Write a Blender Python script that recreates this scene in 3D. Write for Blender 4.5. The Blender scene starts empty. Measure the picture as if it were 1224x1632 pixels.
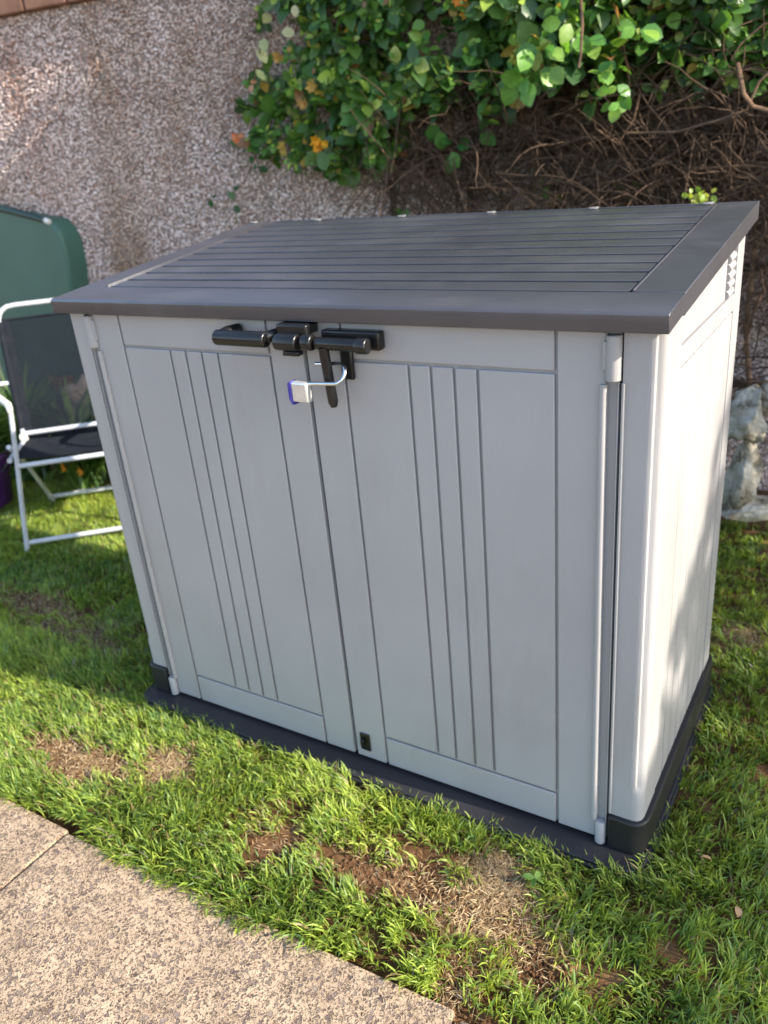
import bpy, bmesh, math, random
import numpy as np
from mathutils import Vector, Matrix, Euler

# ------------------------------------------------------------------ camera, world, sun, exposure
S = bpy.context.scene
COL = S.collection
CAMP = np.array([0.9528, -1.2318, 1.3382])
CAMR = (1.1456, 0.0884, 0.5412)
FPX = 1313.4
cd = bpy.data.cameras.new('camera'); cam = bpy.data.objects.new('camera', cd); COL.objects.link(cam)
cam.location = CAMP; cam.rotation_euler = CAMR
cd.sensor_fit = 'VERTICAL'; cd.sensor_height = 36.0; cd.lens = FPX / 1632 * 36.0
cd.clip_start = 0.05; cd.clip_end = 500
cd.dof.use_dof = True; cd.dof.focus_distance = 1.30; cd.dof.aperture_fstop = 4.2
S.camera = cam

SUN_EL, SUN_SLOPE = math.radians(31), 0.065
A = math.atan(SUN_SLOPE)
sd = Vector((math.cos(SUN_EL)*math.cos(A), math.cos(SUN_EL)*math.sin(A), math.sin(SUN_EL)))
w = bpy.data.worlds.new('World'); S.world = w; w.use_nodes = True
nt = w.node_tree; nt.nodes.clear()
sky = nt.nodes.new('ShaderNodeTexSky'); sky.sky_type = 'NISHITA'; sky.sun_disc = False
sky.sun_elevation = SUN_EL; sky.sun_rotation = math.radians(90) - A
bg = nt.nodes.new('ShaderNodeBackground'); bg.inputs[1].default_value = 0.15
wo = nt.nodes.new('ShaderNodeOutputWorld')
nt.links.new(sky.outputs[0], bg.inputs[0]); nt.links.new(bg.outputs[0], wo.inputs[0])
ld = bpy.data.lights.new('sun', 'SUN'); ld.energy = 3.7; ld.angle = math.radians(0.53); ld.color = (1.0, 0.90, 0.76)
lo = bpy.data.objects.new('sun', ld); COL.objects.link(lo)
lo.rotation_euler = sd.to_track_quat('Z', 'Y').to_euler(); lo.location = (6, 0, 5)
S.view_settings.view_transform = 'Standard'; S.view_settings.look = 'None'
S.view_settings.gamma = 1.0; S.view_settings.exposure = 1.45
S.cycles.max_bounces = 8; S.cycles.transparent_max_bounces = 12

# ------------------------------------------------------------------ planning helpers: where a thing seen in the photo stands
M3 = np.array(Euler(CAMR).to_matrix())
def ray(u, v): return M3 @ np.array([(u-612)/FPX, -(v-816)/FPX, -1.0])
def G(u, v, z=0.0):
    d = ray(u, v); return CAMP + d*((z-CAMP[2])/d[2])
def Y(u, v, y):
    d = ray(u, v); return CAMP + d*((y-CAMP[1])/d[1])
WS, WY = 0.16, 1.84
def wall_y(x): return WY + WS*x
def W(u, v, off=0.0):             # point on a plane parallel to the garden wall, off metres in front of it
    d = ray(u, v)
    t = (wall_y(0) - off + WS*CAMP[0] - CAMP[1]) / (d[1] - WS*d[0])
    return CAMP + d*t

rng = np.random.default_rng(7)
random.seed(7)
_g = np.random.default_rng(3).random((64, 64))
def vnoise(x, y):
    x = np.asarray(x, float); y = np.asarray(y, float)
    xi = np.floor(x).astype(int); yi = np.floor(y).astype(int); fx = x-xi; fy = y-yi
    fx = fx*fx*(3-2*fx); fy = fy*fy*(3-2*fy)
    a = _g[xi % 64, yi % 64]; b = _g[(xi+1) % 64, yi % 64]; c = _g[xi % 64, (yi+1) % 64]; d = _g[(xi+1) % 64, (yi+1) % 64]
    return (a*(1-fx)+b*fx)*(1-fy)+(c*(1-fx)+d*fx)*fy
def fbm(x, y): return .55*vnoise(x, y)+.3*vnoise(x*2.1+7, y*2.1+3)+.15*vnoise(x*4.3+1, y*4.3+9)

# ------------------------------------------------------------------ object helpers
def tag(o, label=None, cat=None, group=None, kind=None):
    if label: o['label'] = label
    if cat: o['category'] = cat
    if group: o['group'] = group
    if kind: o['kind'] = kind
    return o
def empty(name, loc=(0, 0, 0), rz=0.0):
    o = bpy.data.objects.new(name, None); COL.objects.link(o); o.location = loc; o.rotation_euler = (0, 0, rz)
    o.empty_display_size = .1
    return o
class MB:
    def __init__(s): s.v = []; s.f = []
    def add(s, vs, fs):
        n = len(s.v); s.v += [tuple(p) for p in vs]; s.f += [tuple(i+n for i in f) for f in fs]; return s
    def box(s, x0, x1, y0, y1, z0, z1):
        return s.add([(x0,y0,z0),(x1,y0,z0),(x1,y1,z0),(x0,y1,z0),(x0,y0,z1),(x1,y0,z1),(x1,y1,z1),(x0,y1,z1)],
                     [(0,3,2,1),(4,5,6,7),(0,1,5,4),(1,2,6,5),(2,3,7,6),(3,0,4,7)])
    def prism(s, poly, a0, a1, axis='z'):
        n = len(poly)
        def P(p, a): return {'z': (p[0], p[1], a), 'x': (a, p[0], p[1]), 'y': (p[0], a, p[1])}[axis]
        vs = [P(p, a0) for p in poly]+[P(p, a1) for p in poly]
        fs = [tuple(range(n))[::-1], tuple(range(n, 2*n))]+[(i, (i+1) % n, n+(i+1) % n, n+i) for i in range(n)]
        return s.add(vs, fs)
    def tube(s, pts, r, n=8, cap=True):
        pts = [Vector(p) for p in pts]; k = len(pts)
        rs = r if isinstance(r, (list, tuple, np.ndarray)) else [r]*k
        up = None; vs = []
        for i, p in enumerate(pts):
            t = (pts[min(i+1, k-1)]-pts[max(i-1, 0)])
            t = t.normalized() if t.length > 1e-9 else Vector((0, 0, 1))
            if up is None:
                up = Vector((0, 0, 1)) if abs(t.z) < .9 else Vector((1, 0, 0))
            a = t.cross(up)
            if a.length < 1e-5: a = t.cross(Vector((1, 0.3, 0)))
            a.normalize(); b = t.cross(a).normalized(); up = -b if False else a.cross(t)
            for j in range(n):
                th = 2*math.pi*j/n; vs.append(p+(a*math.cos(th)+b*math.sin(th))*rs[i])
        fs = [(i*n+j, i*n+(j+1) % n, (i+1)*n+(j+1) % n, (i+1)*n+j) for i in range(k-1) for j in range(n)]
        if cap: fs += [tuple(range(n))[::-1], tuple((k-1)*n+j for j in range(n))]
        return s.add(vs, fs)
    def lathe(s, prof, n=24, cx=0, cy=0):
        vs = [(cx+r*math.cos(2*math.pi*j/n), cy+r*math.sin(2*math.pi*j/n), z) for r, z in prof for j in range(n)]
        k = len(prof)
        fs = [(i*n+j, i*n+(j+1) % n, (i+1)*n+(j+1) % n, (i+1)*n+j) for i in range(k-1) for j in range(n)]
        return s.add(vs, fs)
    def build(s, name, mat, parent=None, bevel=0, seg=2, smooth=False, angle=30):
        me = bpy.data.meshes.new(name); me.from_pydata(s.v, [], s.f)
        bm = bmesh.new(); bm.from_mesh(me); bmesh.ops.recalc_face_normals(bm, faces=bm.faces); bm.to_mesh(me); bm.free()
        me.materials.append(mat)
        o = bpy.data.objects.new(name, me); COL.objects.link(o)
        if parent: o.parent = parent
        if bevel:
            m = o.modifiers.new('bevel', 'BEVEL'); m.width = bevel; m.segments = seg; m.limit_method = 'ANGLE'; m.angle_limit = math.radians(angle)
            m.harden_normals = False
        if smooth or bevel:
            me.polygons.foreach_set('use_smooth', [True]*len(me.polygons))
            try: me.set_sharp_from_angle(angle=math.radians(40 if not bevel else 60))
            except Exception: pass
        return o
def fast_mesh(name, V, loops, starts, mat, col=None, parent=None, smooth=False):
    me = bpy.data.meshes.new(name)
    me.vertices.add(len(V)); me.vertices.foreach_set('co', np.ascontiguousarray(V, dtype=np.float32).ravel())
    me.loops.add(len(loops)); me.loops.foreach_set('vertex_index', np.ascontiguousarray(loops, dtype=np.int32))
    me.polygons.add(len(starts)); me.polygons.foreach_set('loop_start', np.ascontiguousarray(starts, dtype=np.int32))
    if smooth: me.polygons.foreach_set('use_smooth', np.ones(len(starts), dtype=bool))
    me.update(calc_edges=True)
    if col is not None:
        ca = me.color_attributes.new('col', 'FLOAT_COLOR', 'POINT')
        c4 = np.ones((len(V), 4), dtype=np.float32); c4[:, :3] = col; ca.data.foreach_set('color', c4.ravel())
    me.materials.append(mat); me.validate()
    o = bpy.data.objects.new(name, me); COL.objects.link(o)
    if parent: o.parent = parent
    return o
def stamp(name, tv, tf, mats4, offs, mat, cols=None, parent=None, smooth=False):
    """many copies of a small template inside one mesh; mats4 (N,3,3), offs (N,3), tf faces of the same length"""
    N = len(offs); k = len(tv)
    V = np.einsum('nij,kj->nki', mats4, tv)+offs[:, None, :]
    loops = (np.concatenate([np.array(f) for f in tf])[None, :]+(np.arange(N)*k)[:, None]).ravel()
    L = np.array([len(f) for f in tf]); per = L.sum(); st = np.concatenate([[0], np.cumsum(L)[:-1]])
    starts = (st[None, :]+(np.arange(N)*per)[:, None]).ravel()
    c = None if cols is None else np.repeat(cols, k, axis=0)
    return fast_mesh(name, V.reshape(-1, 3), loops, starts, mat, c, parent, smooth)
def rotmats(az, tilt, roll):
    ca, sa, ct, st, cr, sr = np.cos(az), np.sin(az), np.cos(tilt), np.sin(tilt), np.cos(roll), np.sin(roll)
    Z = np.zeros_like(az); O = np.ones_like(az)
    Rz = np.stack([np.stack([ca, -sa, Z], -1), np.stack([sa, ca, Z], -1), np.stack([Z, Z, O], -1)], -2)
    Rx = np.stack([np.stack([O, Z, Z], -1), np.stack([Z, ct, -st], -1), np.stack([Z, st, ct], -1)], -2)
    Ry = np.stack([np.stack([cr, Z, sr], -1), np.stack([Z, O, Z], -1), np.stack([-sr, Z, cr], -1)], -2)
    return Rz @ Rx @ Ry

# ------------------------------------------------------------------ materials
def new_mat(name):
    m = bpy.data.materials.new(name); m.use_nodes = True; n = m.node_tree; n.nodes.clear()
    out = n.nodes.new('ShaderNodeOutputMaterial'); return m, n, out
def nd(n, t, **kw):
    x = n.nodes.new(t)
    for k, v in kw.items():
        if k.startswith('i_'): x.inputs[k[2:].replace('_', ' ')].default_value = v
        else: setattr(x, k, v)
    return x
def coords(n, scale=(1, 1, 1)):
    tc = nd(n, 'ShaderNodeTexCoord'); mp = nd(n, 'ShaderNodeMapping'); mp.inputs['Scale'].default_value = scale
    n.links.new(tc.outputs['Object'], mp.inputs[0]); return mp.outputs[0]
def ramp(n, fac, stops):
    r = nd(n, 'ShaderNodeValToRGB'); e = r.color_ramp.elements
    while len(e) > 1: e.remove(e[-1])
    e[0].position = stops[0][0]; e[0].color = (*stops[0][1], 1)
    for p, c in stops[1:]:
        q = e.new(p); q.color = (*c, 1)
    n.links.new(fac, r.inputs[0]); return r.outputs[0]
def simple(name, c0, c1, rough=.5, nscale=8, stretch=(1, 1, 1), bump=0.0, bscale=60, bstretch=(1, 1, 1), metal=0.0, rvar=.1, dist=.002, spec=.5, dust=None):
    m, n, out = new_mat(name); p = nd(n, 'ShaderNodeBsdfPrincipled')
    t = nd(n, 'ShaderNodeTexNoise'); t.inputs['Scale'].default_value = nscale; t.inputs['Detail'].default_value = 6
    n.links.new(coords(n, stretch), t.inputs['Vector'])
    c = ramp(n, t.outputs[0], [(.3, c0), (.7, c1)])
    if dust:                       # (colour, amount, scale, stretch): dried splashes, dust and scuffs that stay where they are
        td = nd(n, 'ShaderNodeTexNoise'); td.inputs['Scale'].default_value = dust[2]; td.inputs['Detail'].default_value = 9; td.inputs['Roughness'].default_value = .68
        n.links.new(coords(n, dust[3]), td.inputs['Vector'])
        md = nd(n, 'ShaderNodeMapRange'); md.inputs[1].default_value = .52; md.inputs[2].default_value = .78; md.inputs[4].default_value = dust[1]; n.links.new(td.outputs[0], md.inputs[0])
        xd = nd(n, 'ShaderNodeMix', data_type='RGBA'); xd.inputs[7].default_value = (*dust[0], 1)
        n.links.new(md.outputs[0], xd.inputs[0]); n.links.new(c, xd.inputs[6]); c = xd.outputs[2]
    n.links.new(c, p.inputs['Base Color'])
    mr = nd(n, 'ShaderNodeMapRange'); mr.inputs[3].default_value = rough-rvar; mr.inputs[4].default_value = rough+rvar
    n.links.new(t.outputs[0], mr.inputs[0]); n.links.new(mr.outputs[0], p.inputs['Roughness'])
    p.inputs['Metallic'].default_value = metal; p.inputs['Specular IOR Level'].default_value = spec
    if bump:
        t2 = nd(n, 'ShaderNodeTexNoise'); t2.inputs['Scale'].default_value = bscale; t2.inputs['Detail'].default_value = 4
        n.links.new(coords(n, bstretch), t2.inputs['Vector'])
        b = nd(n, 'ShaderNodeBump'); b.inputs['Strength'].default_value = bump; b.inputs['Distance'].default_value = dist
        n.links.new(t2.outputs[0], b.inputs['Height']); n.links.new(b.outputs[0], p.inputs['Normal'])
    n.links.new(p.outputs[0], out.inputs[0]); return m
def leafy(name, translucent=.35, rough=.45, spec=.4, vein=False):
    m, n, out = new_mat(name)
    a = nd(n, 'ShaderNodeAttribute', attribute_name='col')
    p = nd(n, 'ShaderNodeBsdfPrincipled'); p.inputs['Roughness'].default_value = rough; p.inputs['Specular IOR Level'].default_value = spec
    t = nd(n, 'ShaderNodeTexNoise'); t.inputs['Scale'].default_value = 90
    n.links.new(coords(n), t.inputs['Vector'])
    mr = nd(n, 'ShaderNodeMapRange'); mr.inputs[3].default_value = .7; mr.inputs[4].default_value = 1.3
    n.links.new(t.outputs[0], mr.inputs[0])
    mul = nd(n, 'ShaderNodeVectorMath', operation='SCALE'); n.links.new(a.outputs['Color'], mul.inputs[0]); n.links.new(mr.outputs[0], mul.inputs['Scale'])
    n.links.new(mul.outputs[0], p.inputs['Base Color'])
    tr = nd(n, 'ShaderNodeBsdfTranslucent')
    tint = nd(n, 'ShaderNodeVectorMath', operation='MULTIPLY'); tint.inputs[1].default_value = (1.5, 1.5, .7)
    n.links.new(mul.outputs[0], tint.inputs[0]); n.links.new(tint.outputs[0], tr.inputs[0])
    mx = nd(n, 'ShaderNodeMixShader'); mx.inputs[0].default_value = translucent
    n.links.new(p.outputs[0], mx.inputs[1]); n.links.new(tr.outputs[0], mx.inputs[2]); n.links.new(mx.outputs[0], out.inputs[0])
    return m

m_wall_grey = simple('shed_plastic', (.340, .333, .336), (.385, .376, .376), .42, 3, bump=.35, bscale=30, bstretch=(14, 14, .5), dist=.0015, dust=((.27, .245, .215), .45, 5, (1, 1, .35)))
m_lid = simple('lid_plastic', (.040, .039, .045), (.055, .053, .061), .36, 5, bump=.3, bscale=30, bstretch=(.6, 12, 12), dist=.001, spec=1.0, dust=((.15, .14, .14), .38, 4, (1, 2.5, 1)))
m_tray = simple('tray_plastic', (.010, .010, .011), (.018, .017, .018), .5, 9, bump=.2, bscale=120, dist=.0006)
m_base = simple('base_plastic', (.020, .019, .022), (.030, .028, .033), .42, 6, bump=.15, bscale=200, dist=.0006)
m_black = simple('black_plastic', (.006, .006, .0065), (.011, .011, .0115), .30, 20)
m_clip = simple('clip_plastic', (.17, .165, .16), (.26, .25, .24), .4, 40)
m_steel = simple('steel', (.75, .75, .76), (.85, .85, .86), .22, 40, metal=1.0)
m_lockbody = simple('lock_body', (.72, .73, .72), (.82, .82, .8), .25, 60, metal=.6)
m_blue = simple('lock_blue', (.05, .04, .30), (.07, .06, .36), .35, 30)
m_white_tube = simple('chair_paint', (.44, .46, .50), (.56, .58, .61), .35, 20)
m_white_arm = simple('arm_plastic', (.70, .68, .64), (.78, .76, .72), .4, 20)
m_green_tank = simple('tank_plastic', (.045, .115, .085), (.062, .145, .108), .45, 4, bump=.1, bscale=30)
m_green_rim = simple('tank_rim', (.014, .042, .036), (.022, .055, .046), .4, 6)
m_purple = simple('purple_glaze', (.045, .012, .085), (.065, .018, .12), .3, 8)
m_terra = simple('terracotta', (.33, .12, .055), (.42, .17, .085), .8, 12, bump=.2)
m_rock = simple('grey_rock', (.10, .085, .078), (.30, .26, .24), .9, 9, bump=.6, bscale=40, dist=.01)
m_coping = simple('coping_brick', (.20, .095, .055), (.32, .17, .11), .85, 14, bump=.4, bscale=90, dist=.004)
m_trellis = simple('trellis_wood', (.035, .022, .014), (.09, .058, .036), .85, 10, (1, 1, 1), bump=.4, bscale=60, bstretch=(1, 1, 1), dist=.003)
m_bark = simple('vine_bark', (.07, .040, .024), (.22, .13, .075), .85, 25, bump=.5, bscale=120, dist=.003)
m_twig = simple('twig_bark', (.040, .023, .014), (.12, .070, .04), .9, 25, bump=.5, bscale=120, dist=.003)
m_treebark = simple('tree_bark', (.06, .045, .033), (.14, .11, .08), .9, 12, bump=.6, bscale=40, dist=.01)
m_leaf = leafy('leaf', .38, .38, .5)
m_grass = leafy('grass_blade', .42, .42, .35)
m_straw = leafy('straw', .15, .8, .1)
m_petal = leafy('petal', .35, .6, .2)

def mat_whitestone():
    m, n, out = new_mat('limewashed_stone'); p = nd(n, 'ShaderNodeBsdfPrincipled'); p.inputs['Roughness'].default_value = .9
    t = nd(n, 'ShaderNodeTexNoise'); t.inputs['Scale'].default_value = 11; t.inputs['Detail'].default_value = 12; t.inputs['Roughness'].default_value = .68
    n.links.new(coords(n), t.inputs['Vector'])
    c = ramp(n, t.outputs[0], [(.34, (.10, .085, .05)), (.42, (.22, .18, .12)), (.48, (.46, .41, .32)), (.6, (.60, .55, .46)), (.75, (.50, .45, .37))])
    n.links.new(c, p.inputs['Base Color'])
    t2 = nd(n, 'ShaderNodeTexNoise'); t2.inputs['Scale'].default_value = 35; t2.inputs['Detail'].default_value = 6
    n.links.new(coords(n), t2.inputs['Vector'])
    b = nd(n, 'ShaderNodeBump'); b.inputs['Distance'].default_value = .03; b.inputs['Strength'].default_value = .9
    n.links.new(t2.outputs[0], b.inputs['Height']); n.links.new(b.outputs[0], p.inputs['Normal'])
    n.links.new(p.outputs[0], out.inputs[0]); return m
m_whitestone = mat_whitestone()

def mat_sling():
    m, n, out = new_mat('sling_mesh'); p = nd(n, 'ShaderNodeBsdfPrincipled'); p.inputs['Base Color'].default_value = (.010, .013, .019, 1); p.inputs['Roughness'].default_value = .8; p.inputs['Specular IOR Level'].default_value = .08
    tr = nd(n, 'ShaderNodeBsdfTransparent'); mx = nd(n, 'ShaderNodeMixShader')
    t = nd(n, 'ShaderNodeTexNoise'); t.inputs['Scale'].default_value = 15; n.links.new(coords(n), t.inputs['Vector'])
    mr = nd(n, 'ShaderNodeMapRange'); mr.inputs[3].default_value = .74; mr.inputs[4].default_value = .88; n.links.new(t.outputs[0], mr.inputs[0])
    n.links.new(mr.outputs[0], mx.inputs[0]); n.links.new(tr.outputs[0], mx.inputs[1]); n.links.new(p.outputs[0], mx.inputs[2]); n.links.new(mx.outputs[0], out.inputs[0])
    return m
m_sling = mat_sling()
m_sling_hem = simple('sling_hem', (.010, .012, .018), (.018, .021, .028), .8, 30, spec=.12)

def mat_soil():
    m, n, out = new_mat('soil'); p = nd(n, 'ShaderNodeBsdfPrincipled'); p.inputs['Roughness'].default_value = .95; p.inputs['Specular IOR Level'].default_value = .15
    co = coords(n)
    t = nd(n, 'ShaderNodeTexNoise'); t.inputs['Scale'].default_value = 14; t.inputs['Detail'].default_value = 10; t.inputs['Roughness'].default_value = .7
    n.links.new(co, t.inputs['Vector'])
    c = ramp(n, t.outputs[0], [(.3, (.055, .026, .012)), (.5, (.15, .078, .037)), (.7, (.31, .18, .092))])
    # far beyond the plot the ground is lawn
    n.links.new(c, p.inputs['Base Color'])
    t2 = nd(n, 'ShaderNodeTexNoise'); t2.inputs['Scale'].default_value = 120; t2.inputs['Detail'].default_value = 8; t2.inputs['Roughness'].default_value = .75
    n.links.new(co, t2.inputs['Vector'])
    b = nd(n, 'ShaderNodeBump'); b.inputs['Distance'].default_value = .008; b.inputs['Strength'].default_value = .9
    n.links.new(t2.outputs[0], b.inputs['Height']); n.links.new(b.outputs[0], p.inputs['Normal'])
    n.links.new(p.outputs[0], out.inputs[0]); return m
m_soil = mat_soil()
m_far = simple('far_lawn', (.04, .07, .018), (.09, .13, .035), .95, 6, bump=.6, bscale=60, dist=.02)

def mat_slab():
    m, n, out = new_mat('exposed_aggregate'); p = nd(n, 'ShaderNodeBsdfPrincipled'); p.inputs['Roughness'].default_value = .85; p.inputs['Specular IOR Level'].default_value = .25
    co = coords(n)
    nz = nd(n, 'ShaderNodeTexNoise'); nz.inputs['Scale'].default_value = 95; nz.inputs['Detail'].default_value = 7; n.links.new(co, nz.inputs['Vector'])
    sub = nd(n, 'ShaderNodeVectorMath', operation='SUBTRACT'); sub.inputs[1].default_value = (.5, .5, .5); n.links.new(nz.outputs['Color'], sub.inputs[0])
    sc = nd(n, 'ShaderNodeVectorMath', operation='SCALE'); sc.inputs['Scale'].default_value = .030; n.links.new(sub.outputs[0], sc.inputs[0])
    ad = nd(n, 'ShaderNodeVectorMath', operation='ADD'); n.links.new(co, ad.inputs[0]); n.links.new(sc.outputs[0], ad.inputs[1])
    v = nd(n, 'ShaderNodeTexVoronoi', feature='DISTANCE_TO_EDGE'); v.inputs['Scale'].default_value = 100; n.links.new(ad.outputs[0], v.inputs['Vector'])
    v2 = nd(n, 'ShaderNodeTexVoronoi', feature='F1'); v2.inputs['Scale'].default_value = 100; n.links.new(ad.outputs[0], v2.inputs['Vector'])
    sep = nd(n, 'ShaderNodeSeparateColor'); n.links.new(v2.outputs['Color'], sep.inputs[0])
    big = nd(n, 'ShaderNodeTexNoise'); big.inputs['Scale'].default_value = 9; big.inputs['Detail'].default_value = 4; n.links.new(co, big.inputs['Vector'])
    stone = ramp(n, sep.outputs[0], [(0, (.12, .09, .078)), (.35, (.16, .12, .105)), (.6, (.21, .16, .135)), (.85, (.28, .22, .18)), (1, (.10, .075, .066))])
    ground = ramp(n, big.outputs[0], [(.3, (.37, .275, .185)), (.7, (.51, .385, .265))])
    # threshold: some cells are worn flush with the cement
    th = nd(n, 'ShaderNodeMath', operation='MULTIPLY'); th.inputs[1].default_value = .24; n.links.new(sep.outputs[1], th.inputs[0])
    edge = nd(n, 'ShaderNodeMath', operation='SUBTRACT'); n.links.new(v.outputs[0], edge.inputs[0]); n.links.new(th.outputs[0], edge.inputs[1])
    mask = nd(n, 'ShaderNodeMapRange'); mask.inputs[1].default_value = .00; mask.inputs[2].default_value = .16; n.links.new(edge.outputs[0], mask.inputs[0])
    mx = nd(n, 'ShaderNodeMix', data_type='RGBA'); n.links.new(mask.outputs[0], mx.inputs[0]); n.links.new(ground, mx.inputs[6]); n.links.new(stone, mx.inputs[7])
    gr = nd(n, 'ShaderNodeTexVoronoi', feature='F1'); gr.inputs['Scale'].default_value = 330; n.links.new(ad.outputs[0], gr.inputs['Vector'])
    gs = nd(n, 'ShaderNodeSeparateColor'); n.links.new(gr.outputs['Color'], gs.inputs[0])
    gc = ramp(n, gs.outputs[0], [(0, (.42, .36, .33)), (.22, (.80, .76, .73)), (.45, (1, 1, 1)), (1, (1.2, 1.18, 1.15))])
    gm_ = nd(n, 'ShaderNodeVectorMath', operation='MULTIPLY'); n.links.new(mx.outputs[2], gm_.inputs[0]); n.links.new(gc, gm_.inputs[1])
    n.links.new(gm_.outputs[0], p.inputs['Base Color'])
    fine = nd(n, 'ShaderNodeTexNoise'); fine.inputs['Scale'].default_value = 350; fine.inputs['Detail'].default_value = 4; n.links.new(co, fine.inputs['Vector'])
    h = nd(n, 'ShaderNodeMath', operation='MULTIPLY_ADD'); h.inputs[1].default_value = .35; n.links.new(fine.outputs[0], h.inputs[0])
    inv = nd(n, 'ShaderNodeMath', operation='MULTIPLY'); inv.inputs[1].default_value = -.6; n.links.new(mask.outputs[0], inv.inputs[0]); n.links.new(inv.outputs[0], h.inputs[2])
    b = nd(n, 'ShaderNodeBump'); b.inputs['Distance'].default_value = .0045; b.inputs['Strength'].default_value = 1.0
    n.links.new(h.outputs[0], b.inputs['Height']); n.links.new(b.outputs[0], p.inputs['Normal'])
    n.links.new(p.outputs[0], out.inputs[0]); return m
m_slab = mat_slab()

def mat_pebble():
    m, n, out = new_mat('pebbledash_stone'); a = nd(n, 'ShaderNodeAttribute', attribute_name='col')
    p = nd(n, 'ShaderNodeBsdfPrincipled'); p.inputs['Roughness'].default_value = .55; p.inputs['Specular IOR Level'].default_value = .4
    # damp, mossy and rusty stains that belong to the wall
    t = nd(n, 'ShaderNodeTexNoise'); t.inputs['Scale'].default_value = 2.2; t.inputs['Detail'].default_value = 6; n.links.new(coords(n, (1, 1, .45)), t.inputs['Vector'])
    c = ramp(n, t.outputs[0], [(.32, (.60, .48, .33)), (.50, (1, 1, 1)), (.66, (1, .97, .96)), (.78, (.72, .52, .42))])
    mx = nd(n, 'ShaderNodeVectorMath', operation='MULTIPLY'); n.links.new(a.outputs['Color'], mx.inputs[0]); n.links.new(c, mx.inputs[1])
    n.links.new(mx.outputs[0], p.inputs['Base Color']); n.links.new(p.outputs[0], out.inputs[0]); return m
m_pebble = mat_pebble()
m_render = simple('render_coat', (.22, .17, .145), (.38, .31, .27), .95, 18, bump=.8, bscale=110, dist=.006)

# ------------------------------------------------------------------ the setting
SLAB_Y = -0.468
gm = MB()
# ground sheet: fine grid near, big beyond (one mesh)
xs = [-60, -20, -6]+list(np.linspace(-3.4, 2.6, 121))+[6, 20, 60]; ys = [-60, -20, -6, -1.6]+list(np.linspace(-.9, 2.2, 63))+[6, 20, 60]
nx, ny = len(xs), len(ys); vs = []
for y in ys:
    for x in xs:
        near = (-3.4 <= x <= 2.6) and (-.9 <= y <= 2.2)
        z = -.012+(.016*(float(fbm(x*9, y*9))-.5) if near else 0)
        if y < SLAB_Y+.04: z = -.045
        vs.append((x, y, z))
gm.add(vs, [(j*nx+i, j*nx+i+1, (j+1)*nx+i+1, (j+1)*nx+i) for j in range(ny-1) for i in range(nx-1)])
tag(gm.build('ground', m_soil, smooth=True), 'brown garden soil under the lawn', kind='structure')

# paving: large square slabs with open joints
pm = MB()
xj = [-2.38, -1.42, -.463, .494, 1.45, 2.4]; yj = [SLAB_Y, -1.45, -2.40, -3.3]
for j in range(3):
    for i in range(5):
        t = random.uniform(-.002, .002)
        x0, x1 = xj[i]+.004, xj[i+1]-.004; gap = .006 if i == 2 else 0
        yl, yr = (yj[0]-.012, yj[0]+.020) if (i == 2 and j == 0) else ((yj[0]+.012, yj[0]+.012) if (i == 3 and j == 0) else ((yj[0]-.004,)*2 if j == 0 else (yj[j]-.004,)*2))
        z1 = .004+t; q = yj[j+1]+.004
        pm.add([(x0, q, -.042), (x1-gap, q, -.042), (x1-gap, yr, -.042), (x0, yl, -.042), (x0, q, z1), (x1-gap, q, z1), (x1-gap, yr, z1), (x0, yl, z1)],
               [(0,3,2,1),(4,5,6,7),(0,1,5,4),(1,2,6,5),(2,3,7,6),(3,0,4,7)])
tag(pm.build('patio', m_slab, bevel=.005, seg=3), 'patio of exposed aggregate paving slabs along the lawn', kind='structure')

# ------------------------------------------------------------------ garden wall, pebbledashed
wall = empty('garden_wall', (0, WY, 0), math.atan(WS))
tag(wall, 'tall pebbledashed garden wall of pink and white stones behind the shed', 'wall')
wb = MB(); wb.box(-4.6, 3.4, .012, .22, -.05, 1.952)
wb.build('render_coat', m_render, wall)
cp = MB(); x = -4.62
while x < 3.4:
    cp.box(x, x+.215, -.028, .25, 1.953, 2.02+random.uniform(-.002, .002)); x += .225
cp.build('coping', m_coping, wall, bevel=.006)
ico = bmesh.new(); bmesh.ops.create_icosphere(ico, subdivisions=1, radius=1.0)
ico.verts.ensure_lookup_table(); icov = np.array([v.co[:] for v in ico.verts]); icof = [tuple(v.index for v in f.verts) for f in ico.faces]; ico.free()
def pebbles(n, x0, x1, z0, z1, smin, smax):
    P = np.stack([rng.uniform(x0, x1, n), np.zeros(n), rng.uniform(z0, z1, n)], -1)
    s = rng.uniform(smin, smax, n)
    P[:, 1] = .010 - rng.uniform(0, .004, n)
    R = rotmats(rng.uniform(0, 6.28, n), rng.uniform(0, 6.28, n), rng.uniform(0, 6.28, n))
    sc = np.stack([s*rng.uniform(.8, 1.3, n), s*rng.uniform(.5, .9, n), s*rng.uniform(.7, 1.1, n)], -1)
    Mx = R*sc[:, None, :]
    pal = np.array([(.84, .76, .73), (.74, .63, .60), (.63, .51, .48), (.46, .35, .31), (.30, .19, .14), (.48, .30, .21), (.18, .14, .12), (.88, .84, .82)])
    c = pal[rng.choice(len(pal), n, p=[.2, .22, .2, .13, .08, .06, .04, .07])]*rng.uniform(.85, 1.1, (n, 1))*np.array([1.04, .99, .96])
    return Mx, P, c
a1 = pebbles(112000, -3.3, 1.3, 0.55, 1.95, .0034, .0066)
a2 = pebbles(9000, 1.3, 3.3, 0, 1.95, .007, .011)
a3 = pebbles(12000, .2, 1.3, 0, .6, .0034, .0066)
a4 = pebbles(5000, -4.5, -3.3, 0, 1.95, .007, .011)
Mx = np.concatenate([a1[0], a2[0], a3[0], a4[0]]); PP = np.concatenate([a1[1], a2[1], a3[1], a4[1]]); CC = np.concatenate([a1[2], a2[2], a3[2], a4[2]])
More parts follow.
